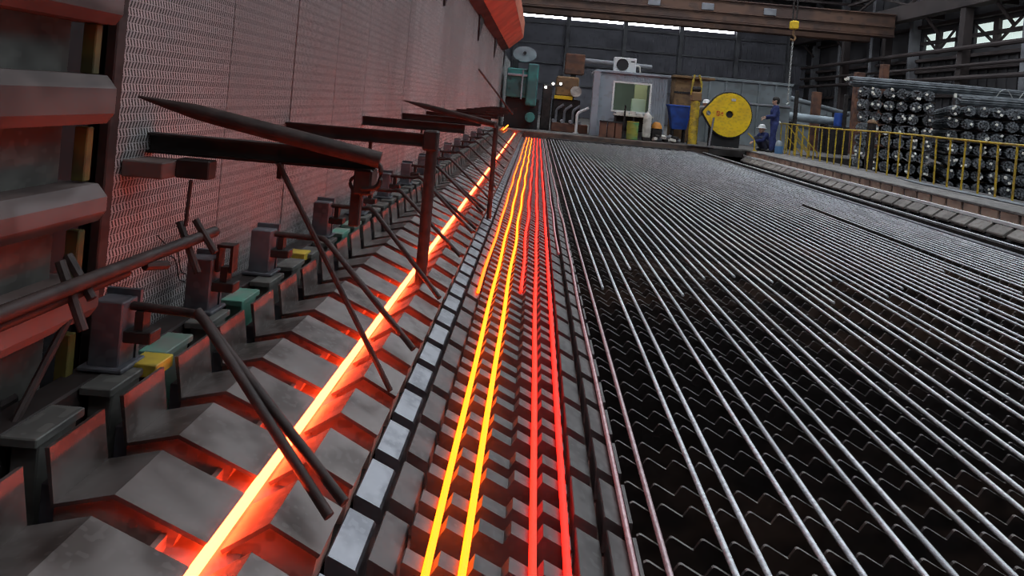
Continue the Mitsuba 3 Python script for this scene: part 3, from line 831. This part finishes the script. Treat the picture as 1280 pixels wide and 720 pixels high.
bb = thing('blue_bin', 'blue tapered bin between the cabin and the yellow post', 'bin')
P = trimesh.convex.convex_hull(np.array([(4.62, 24.4, .45), (5.1, 24.4, .45), (4.62, 24.8, .45), (5.1, 24.8, .45), (4.46, 24.3, 1.25), (5.2, 24.3, 1.25), (4.46, 24.9, 1.25), (5.2, 24.9, 1.25)]))
obj('body', P, 'm_blue', bb)
obj('rim', cbox(4.43, 5.23, 24.27, 24.93, 1.21, 1.27, .01), 'm_blue', bb)
for x in (4.66, 5.05):
    obj('leg', cbox(x - .03, x + .03, 24.45, 24.75, 0, .46, .005), 'm_darksteel', bb)
rb = thing('rusty_hopper', 'rusty brown hopper box with a flat lid behind the yellow post', 'hopper')
obj('body', cbox(4.76, 5.70, 25.3, 26.1, .0, 2.24, .02), 'm_rustbox', rb)
obj('lid', cbox(4.66, 6.1, 25.1, 26.2, 2.24, 2.32, .01), 'm_rustbox', rb)
for zz in (1.7, 1.15):
    obj('band', box(4.74, 5.72, 25.27, 25.3, zz, zz + .06), 'm_darksteel', rb)
yp = thing('yellow_column', 'yellow round column with a rusty fork on top at the far end of the bed', 'column')
obj('column', cyl(.145, -.02, 1.46, 5.09, 23.3, 20), 'm_yellowrail', yp, smooth=40)
obj('head', cbox(4.93, 5.25, 23.15, 23.45, 1.42, 1.72, .03), 'm_rustbox', yp)
for x in (4.93, 5.22):
    obj('fork', tube([(x, 23.3, 1.62), (x + .02, 23.3, 2.0), (5.06 + (x - 5.06) * .5, 23.3, 2.28)], .035, 8), 'm_yellowdull', yp, smooth=40)
obj('roller', tube([(4.95, 23.3, 1.82), (5.22, 23.3, 1.82)], .08, 12), 'm_darksteel', yp, smooth=40)

# the yellow teardrop reel plate
dc = thing('yellow_reel_plate', 'large yellow teardrop-shaped plate with a round hole standing on a dark frame', 'reel plate')
cx, cz, R = 6.12, 1.07, .70
ang = np.linspace(0, 2 * math.pi, 72, endpoint=False)
P = Polygon([(cx + R * math.cos(a), cz + R * math.sin(a)) for a in ang])
tip = Polygon([(5.36 + .09 * math.cos(a), 1.10 + .09 * math.sin(a)) for a in np.linspace(0, 2 * math.pi, 24, endpoint=False)])
plate = P.union(tip).convex_hull
hole = Polygon([(cx + .115 * math.cos(a), cz + .02 + .115 * math.sin(a)) for a in np.linspace(0, 2 * math.pi, 28, endpoint=False)])
nip = Polygon([(5.45 + .08 * math.cos(a), 1.08 + .08 * math.sin(a)) for a in np.linspace(0, 2 * math.pi, 20, endpoint=False)])
obj('plate', prism_y(plate.difference(hole).difference(nip), 22.9, 22.96), 'm_yellow', dc)
obj('rim', prism_y(plate.buffer(.035).difference(plate.buffer(-.01)), 22.93, 23.05), 'm_darksteel', dc)
obj('hub', tube([(cx, 22.97, cz + .02), (cx, 23.35, cz + .02)], .14, 18), 'm_black', dc, smooth=40)
obj('frame', cat(cbox(5.62, 6.55, 23.05, 23.5, 0, .62, .02), cbox(5.9, 6.35, 23.1, 23.4, .6, cz, .02)), 'm_black', dc)
obj('sticker', box(6.14, 6.28, 22.885, 22.9, 1.52, 1.60), 'm_offwhite', dc)
mk = []
for (x, zz, w, hgt) in ((5.70, 1.02, .02, .14), (5.70, 1.14, .09, .02), (5.78, 1.02, .02, .14), (5.70, 1.02, .09, .02), (5.74, 1.02, .015, .17), (5.83, 1.03, .02, .10), (5.83, 1.10, .08, .02), (5.88, 1.02, .02, .14)):
    mk.append(box(x, x + w, 22.893, 22.9, zz, zz + hgt))
obj('red_mark', cat(*mk), 'm_redpaint', dc)
hk = thing('bent_handrail', 'short bent yellow pipe rail right of the teardrop plate', 'railing')
obj('pipe', tube(bend([(6.75, 22.9, .55), (6.98, 22.9, .36), (7.0, 22.9, 0)], .08), .025, 8), 'm_yellowrail', hk, smooth=40)
obj('foot', cbox(6.94, 7.06, 22.84, 22.96, 0, .03, .005), 'm_yellowrail', hk)
solo('prop_bar', tube([(5.52, 22.8, 0.0), (5.60, 22.8, .95)], .03, 8), 'm_column', 'thin grey prop standing under the tip of the teardrop plate', 'prop', smooth=40)
for i, (x, y, L, s) in enumerate(((5.6, 22.55, .9, .05), (6.1, 22.75, .8, .04), (4.9, 22.9, .8, .04))):
    solo('floor_plank', cbox(x, x + L, y, y + .18, 0 if y > 23.1 else -.02, s, .01), 'm_kerbtop', f'pale plank lying on the bed edge near the teardrop plate, {ORD[i]} in the row', 'plank', 'planks at the end of the bed')

# grey panel wall behind the plate
gw = thing('panel_wall', 'long grey panelled container wall behind the yellow teardrop plate', 'panel wall')
for k in range(6):
    x = 5.75 + k * .62
    obj('panel', cbox(x + .015, x + .605, 27.0, 27.08, .02, 2.36, .01), 'm_panelgrey', gw)
    obj('stiffener', cbox(x - .03, x + .03, 26.94, 27.02, 0, 2.42, .006), 'm_panelgrey', gw)
obj('top_beam', cbox(5.7, 9.5, 26.92, 27.1, 2.36, 2.46, .01), 'm_panelgrey', gw)
obj('mid_beam', cbox(5.7, 9.5, 26.94, 27.1, 1.55, 1.62, .01), 'm_column', gw)
for k, (x0, x1, z0) in enumerate(((9.4, 12.6, 1.9), (9.6, 13.0, .9))):
    sp = thing('sloped_pipe', f'grey pipe sloping across the dark area left of the bar stacks, {("upper", "lower")[k]} one', 'pipe')
    obj('pipe', tube([(x0, 28.6, z0 + .2), (x1, 29.2, z0 - .35)], .10, 10), 'm_panelgrey', sp, smooth=40)
    for q in (.15, .8):
        obj('support', cbox(x0 + (x1 - x0) * q - .05, x0 + (x1 - x0) * q + .05, 28.6 + .6 * q - .05, 28.6 + .6 * q + .05, -.5, z0 + .2 - .55 * q, .008), 'm_darksteel', sp)
big = thing('pipe_bundle', 'thick grey-blue pipe lying behind the yellow railing', 'pipe')
obj('pipe', tube([(9.4, 27.2, 1.25), (11.3, 27.4, 1.2)], .16, 14), 'm_greyfan', big, smooth=40)
for x in (9.7, 10.9):
    obj('stand', cbox(x - .08, x + .08, 27.1, 27.5, 0, 1.08, .01), 'm_darksteel', big)
solo('blue_barrel', lathe([(0, .5), (.17, .5), (.18, .46), (.18, .04), (.16, 0), (0, 0)], 20).apply_translation([11.15, 26.6, 1.02]), 'm_blue', 'blue barrel on a dark stand left of the bar stacks', 'barrel', smooth=40)
solo('barrel_stand', cbox(10.85, 11.45, 26.3, 26.9, 0, 1.02, .01), 'm_darksteel', 'dark steel stand under the blue barrel', 'stand')
for i, (x, w, zt) in enumerate(((8.98, .32, 2.38), (10.85, .30, 2.3), (12.45, .34, 3.2), (13.4, .26, 3.6))):
    solo('rust_column', cbox(x - w / 2, x + w / 2, 28.0, 28.3, 0, zt, .015), 'm_rustbin', f'rust brown steel column in the dark background, {ORD[i]} from the left', 'column')
lowf = thing('lean_to_fence', 'low corrugated grey fence in the dark background behind the railing', 'fence')
for k in range(9):
    obj('panel', cbox(9.3 + k * .55, 9.83 + k * .55, 30.0, 30.06, 0, 2.0 - .05 * k, .01), 'm_panelgrey', lowf)
gas = thing('gas_bottle', 'pale gas bottle with a blue lower half beside the standing worker', 'gas bottle')
obj('bottle', lathe([(0, .42), (.05, .41), (.10, .36), (.12, .28), (.12, .24)], 18).apply_translation([7.62, 22.45, .0]), 'm_greyfan', gas, smooth=40)
obj('lower_half', lathe([(.12, .24), (.125, .24), (.125, .02), (.11, 0), (0, 0)], 18).apply_translation([7.62, 22.45, .0]), 'm_bluecloth', gas, smooth=40)

# crane hook
ck = thing('crane_hook', 'hoist hook block with a yellow sheave hanging on chain above the worker', 'crane hook')
obj('rope', tube([(9.02, 26.3, 9.5), (9.02, 26.3, 4.75)], .03, 6), 'm_darksteel', ck)
obj('rope', tube([(9.16, 26.3, 9.5), (9.16, 26.3, 4.75)], .03, 6), 'm_darksteel', ck)
obj('sheave_block', cbox(8.96, 9.22, 26.15, 26.45, 4.42, 4.72, .03), 'm_yellow', ck)
obj('hook', tube(bend([(9.09, 26.3, 4.42), (9.09, 26.3, 4.2), (9.18, 26.3, 4.12), (9.12, 26.3, 3.98), (9.0, 26.3, 4.05)], .06), .04, 8), 'm_rustbox', ck, smooth=40)
for k in range(26):
    t = trimesh.creation.torus(.035, .011, 10, 5)
    t.apply_transform(np.diag([.8, 1.5, 1, 1]))
    t.apply_transform(trimesh.transformations.rotation_matrix(math.pi / 2, [1, 0, 0]))
    if k % 2:
        t.apply_transform(trimesh.transformations.rotation_matrix(math.pi / 2, [0, 0, 1]))
    obj('chain_link', t.apply_translation([9.09, 26.3, 3.93 - k * .076]), 'm_chain', ck)
obj('end_hook', tube(bend([(9.09, 26.3, 1.98), (9.09, 26.3, 1.82), (9.16, 26.3, 1.74), (9.06, 26.3, 1.66)], .05), .03, 8), 'm_chain', ck, smooth=40)

# mill stand and machinery behind the hot end of the bed
ts = thing('mill_stand', 'teal painted mill stand where the glowing bars come out', 'mill stand')
obj('housing', cbox(-1.12, -.42, 24.6, 26.6, 1.05, 2.05, .03), 'm_teal', ts)
obj('pillar', cbox(-.42, -.05, 24.4, 25.2, .80, 2.24, .04), 'm_teal', ts)
obj('base', cbox(-1.12, .05, 24.9, 26.6, 0, 1.05, .02), 'm_black', ts)
obj('crossbar', cbox(-1.1, -.42, 24.5, 24.62, 1.78, 1.86, .01), 'm_greyfan', ts)
obj('pipe', tube([(-.58, 24.45, 1.0), (-.58, 24.45, 2.0)], .03, 8), 'm_greyfan', ts, smooth=40)
obj('drum', tube([(-.22, 24.3, .42), (-.22, 24.9, .42)], .17, 16), 'm_teal', ts, smooth=40)
fan = thing('exhaust_fan', 'grey round exhaust fan above the teal mill stand', 'fan')
obj('disc', tube([(-.60, 25.7, 2.62), (-.60, 25.95, 2.62)], .42, 28).apply_translation([0, 0, -2.62]).apply_transform(np.diag([1, 1, .66, 1])).apply_translation([0, 0, 2.62]), 'm_greyfan', fan, smooth=40)
obj('hub', tube([(-.60, 25.62, 2.66), (-.60, 25.72, 2.66)], .06, 12), 'm_black', fan)
obj('bracket', cbox(-1.0, -.8, 25.6, 25.9, 2.06, 2.4, .01), 'm_black', fan)
mc = thing('yellow_machine', 'brown and yellow machine with pipes between the mill stand and the cabin', 'machine')
obj('body', cbox(.55, 1.55, 26.2, 27.4, .0, 1.15, .03), 'm_darksteel', mc)
obj('upper_housing', cbox(.62, 1.45, 26.3, 27.2, 1.25, 1.98, .05), 'm_rustbox', mc)
obj('yellow_guard', cbox(.58, 1.25, 26.1, 26.25, 1.13, 1.26, .01), 'm_yellow', mc)
obj('motor', tube([(1.35, 26.0, 1.45), (1.35, 26.5, 1.45)], .2, 16), 'm_offwhite', mc, smooth=40)
for x in (.70, 1.0, 1.3):
    obj('pipe', tube(bend([(x, 26.0, .0), (x, 26.0, .75), (x + .25, 26.0, .95)], .1), .05, 8), 'm_column', mc, smooth=40)
pl = thing('signal_tower', 'dark machine column carrying small round lamps beside the mill stand', 'machine')
obj('body', cbox(.14, .48, 25.4, 26.0, 0, 1.6, .03), 'm_darksteel', pl)
obj('cross_arm', cbox(.15, .85, 25.9, 25.98, 1.58, 1.63, .01), 'm_darksteel', pl)
for (x, zz) in ((.24, 1.50), (.50, 1.66), (.77, 1.68)):
    o = obj('lamp', trimesh.creation.icosphere(2, .052).apply_translation([x, 25.36 if zz < 1.6 else 25.86, zz]), 'm_pane', pl, smooth=True, emit=area((3, 2.9, 2.6), .05))
wp = thing('elbow_pipe', 'white elbow pipe standing left of the cabin post', 'pipe')
obj('pipe', tube(bend([(1.38, 24.5, 0), (1.38, 24.5, .70), (1.75, 24.5, .90)], .1), .05, 10), 'm_white', wp, smooth=40)
obj('flange', cyl(.10, 0, .04, 1.38, 24.5, 16), 'm_white', wp)
cv = thing('dark_conveyor', 'low dark conveyor frame behind the far end of the glowing bars', 'conveyor')
obj('frame', cbox(.54, 1.8, 24.9, 25.6, .0, .30, .02), 'm_rustbin', cv)
for k in range(4):
    obj('roller', tube([(.6 + .3 * k, 24.88, .36), (.6 + .3 * k, 25.6, .36)], .06, 10), 'm_column', cv, smooth=40)
duct = thing('air_duct', 'grey air duct box above the yellow machine', 'duct')
obj('box', cbox(.95, 1.7, 28.0, 28.6, 2.15, 2.95, .02), 'm_rustbin', duct)
obj('pipe', tube([(1.6, 28.3, 2.75), (4.4, 28.6, 2.72)], .09, 8), 'm_column', duct, smooth=40)
obj('leg', cbox(1.2, 1.4, 28.1, 28.4, 0, 2.15, .01), 'm_darksteel', duct)


# ------------------------------------------------------------------ people
def hullchain(pairs):
    out = None
    for (a, ra), (b, rb_) in pairs:
        s = m3.Manifold.sphere(ra, 14).translate(list(map(float, a)))
        e = m3.Manifold.sphere(rb_, 14).translate(list(map(float, b)))
        h = m3.Manifold.batch_hull([s, e])
        out = h if out is None else out + h
    return out


def to_tri(man, edge, it=8):
    m = man.refine_to_length(edge).to_mesh()
    t = trimesh.Trimesh(m.vert_properties[:, :3], m.tri_verts, process=True)
    trimesh.smoothing.filter_taubin(t, iterations=it)
    return t


def hand(w, d, side):
    """palm and five bent fingers from wrist w in direction d"""
    w, d = np.array(w, float), np.array(d, float) / np.linalg.norm(d)
    up = np.array([0, 0, 1.0]) if abs(d[2]) < .8 else np.array([1.0, 0, 0])
    s = np.cross(d, up)
    s /= np.linalg.norm(s)
    n = np.cross(s, d)
    k = w + d * .085
    prs = [((w, .026), (k + s * .025, .017)), ((w, .026), (k - s * .028, .017))]
    for i, L in enumerate((.070, .080, .074, .058)):
        o = k + s * (.033 - .022 * i)
        a = o + d * L * .55 - n * .012
        b = a + d * L * .38 - n * .028
        prs += [((o, .0105), (a, .0095)), ((a, .0095), (b, .0085))]
    o = w + d * .025 + s * .025
    a = o + d * .035 + s * .028 - n * .012
    prs += [((o, .014), (a, .0115)), ((a, .0115), (a + d * .035 - n * .015, .009))]
    return prs


def person(key, J, yaw, loc, top_mat, leg_mat, hat):
    """J: joints (facing +x, left is +y); one continuous body, clothes as children"""
    V = lambda n: np.array(J[n], float)
    prs = [((V('pelvis'), .115), (V('waist'), .105)), ((V('waist'), .105), (V('chest'), .125)), ((V('chest'), .12), (V('neck'), .058)), ((V('neck'), .055), (V('head') - [0, 0, .05], .055))]
    for s in 'lr':
        prs += [((V('chest'), .10), (V('sh' + s), .055)), ((V('sh' + s), .055), (V('el' + s), .042)), ((V('el' + s), .042), (V('wr' + s), .028))]
        prs += hand(J['wr' + s], V('wr' + s) - V('el' + s), s)
        prs += [((V('pelvis'), .10), (V('hip' + s), .085)), ((V('hip' + s), .085), (V('kn' + s), .058)), ((V('kn' + s), .056), (V('an' + s), .040)),
                ((V('an' + s) - [.03, 0, .045], .038), (V('an' + s) + [.13, 0, -.055], .030)), ((V('an' + s), .04), (V('an' + s) - [.03, 0, .045], .038))]
    h, f = V('head'), np.array(J.get('face', (1, 0, 0)), float)
    f /= np.linalg.norm(f)
    sd = np.cross([0, 0, 1.0], f)
    prs += [((h + [0, 0, .03] - f * .015, .092), (h + f * .02 - [0, 0, .05], .068)), ((h + f * .045 - [0, 0, .085], .034), (h + f * .02 - [0, 0, .03], .07)),
            ((h + f * .092 + [0, 0, .0], .010), (h + f * .108 - [0, 0, .032], .014)), ((h + f * .085 - [0, 0, .066] + sd * .016, .010), (h + f * .085 - [0, 0, .066] - sd * .016, .010))]
    for q in (-1, 1):
        prs += [((h + sd * q * .088 - [0, 0, -.005], .014), (h + sd * q * .088 - [0, 0, .03], .011)), ((h + f * .082 + [0, 0, .028] + sd * q * .034, .012), (h + f * .080 + [0, 0, .03] + sd * q * .012, .012))]
    M = T4().translate(list(map(float, loc))).rotate([0, 0, 1], yaw)
    obj('body', to_tri(hullchain(prs), .02, 6), 'm_skin', key, smooth=True, at=M)
    tp = [((V('waist') - [0, 0, .06], .135), (V('chest'), .148)), ((V('chest'), .14), (V('neck') - [0, 0, .03], .075))]
    for s in 'lr':
        end = V('wr' + s) + (V('el' + s) - V('wr' + s)) * .1
        tp += [((V('chest'), .125), (V('sh' + s), .078)), ((V('sh' + s), .078), (V('el' + s), .062)), ((V('el' + s), .062), (end, .048))]
    obj('jacket', to_tri(hullchain(tp), .03, 8), top_mat, key, smooth=True, at=M)
    lg = [((V('waist') - [0, 0, .05], .13), (V('pelvis'), .14))]
    for s in 'lr':
        end = V('an' + s) + [0, 0, .01]
        lg += [((V('pelvis'), .125), (V('hip' + s), .11)), ((V('hip' + s), .11), (V('kn' + s), .082)), ((V('kn' + s), .08), (end, .066))]
    obj('trousers', to_tri(hullchain(lg), .03, 8), leg_mat, key, smooth=True, at=M)
    for s in 'lr':
        a = V('an' + s)
        obj('boot', to_tri(hullchain([((a + [-.02, 0, .04], .052), (a + [-.03, 0, -.035], .05)), ((a + [-.03, 0, -.04], .048), (a + [.14, 0, -.05], .040))]), .03, 5), 'm_rubber', key, smooth=True, at=M)
    for q in (-1, 1):
        obj('eye', trimesh.creation.icosphere(1, .010).apply_translation(h + f * .086 + [0, 0, .010] + sd * q * .033), 'm_black', key, smooth=True, at=M)
    if hat == 'hair':
        obj('hair', to_tri(hullchain([((h + [0, 0, .05] - f * .03, .096), (h - f * .045 - [0, 0, .02], .082)), ((h + [0, 0, .06] + f * .01, .088), (h + [0, 0, .05] - f * .03, .096))]), .03, 4), 'm_hair', key, smooth=True, at=M)
    else:
        dome = lathe([(0, .135), (.05, .13), (.09, .105), (.115, .06), (.122, .0), (.112, .0), (.08, .07), (0, .115)], 24)
        brim = lathe([(.118, .012), (.150, .004), (.150, -.004), (.110, .0), (.118, .012)], 24)
        peak = cbox(.10, .185, -.07, .07, -.006, .004, .003)
        hm_ = cat(dome, brim, peak)
        hm_.apply_transform(trimesh.transformations.rotation_matrix(math.atan2(f[1], f[0]), [0, 0, 1]))
        obj('helmet', hm_.apply_translation(h + [0, 0, .045]), 'm_helmet', key, smooth=35, at=M)


stand = dict(pelvis=(0, 0, .95), waist=(0, 0, 1.08), chest=(.01, 0, 1.30), neck=(.0, 0, 1.50), head=(.02, 0, 1.635), face=(1, .12, -.06),
             shl=(0, .185, 1.43), shr=(0, -.185, 1.43), ell=(.06, .22, 1.16), wrl=(.30, .17, 1.12), elr=(.02, -.23, 1.15), wrr=(.24, -.20, 1.08),
             hipl=(0, .09, .90), hipr=(0, -.09, .90), knl=(.05, .10, .50), knr=(-.01, -.10, .50), anl=(.06, .11, .09), anr=(-.12, -.11, .09))
p1 = thing('person', 'standing worker in navy blue coveralls holding one arm forward, by the end of the railing', 'person')
person(p1, stand, 172, (7.58, 22.95, 0), 'm_navy', 'm_navy', 'hair')
squat = dict(pelvis=(-.14, 0, .22), waist=(-.10, 0, .33), chest=(.02, 0, .48), neck=(.08, 0, .60), head=(.13, 0, .70), face=(1, .1, -.15),
             shl=(.05, .17, .54), shr=(.05, -.17, .54), ell=(.20, .20, .36), wrl=(.38, .10, .30), elr=(.20, -.20, .36), wrr=(.38, -.08, .28),
             hipl=(-.12, .09, .22), hipr=(-.12, -.09, .22), knl=(.22, .14, .42), knr=(.22, -.14, .40), anl=(.02, .12, .09), anr=(.02, -.12, .09))
p2 = thing('person', 'crouching worker in a white hard hat and dark blue jacket beside the standing worker', 'person')
person(p2, squat, 195, (7.50, 23.55, 0), 'm_navy', 'm_trousers', 'helmet')
lean = dict(pelvis=(-.10, 0, .90), waist=(-.05, 0, 1.0), chest=(.10, 0, 1.14), neck=(.21, 0, 1.27), head=(.29, 0, 1.36), face=(1, 0, -.3),
            shl=(.17, .18, 1.23), shr=(.17, -.18, 1.23), ell=(.32, .17, 1.02), wrl=(.50, .10, .96), elr=(.34, -.17, 1.02), wrr=(.52, -.12, .98),
            hipl=(-.10, .09, .86), hipr=(-.10, -.09, .86), knl=(.02, .10, .48), knr=(-.10, -.10, .48), anl=(-.04, .11, .09), anr=(-.20, -.11, .09))
p3 = thing('person', 'worker in a grey shirt leaning over behind the tip of the yellow teardrop plate', 'person')
person(p3, lean, 0, (5.30, 23.95, 0), 'm_shirt', 'm_trousers', 'helmet')
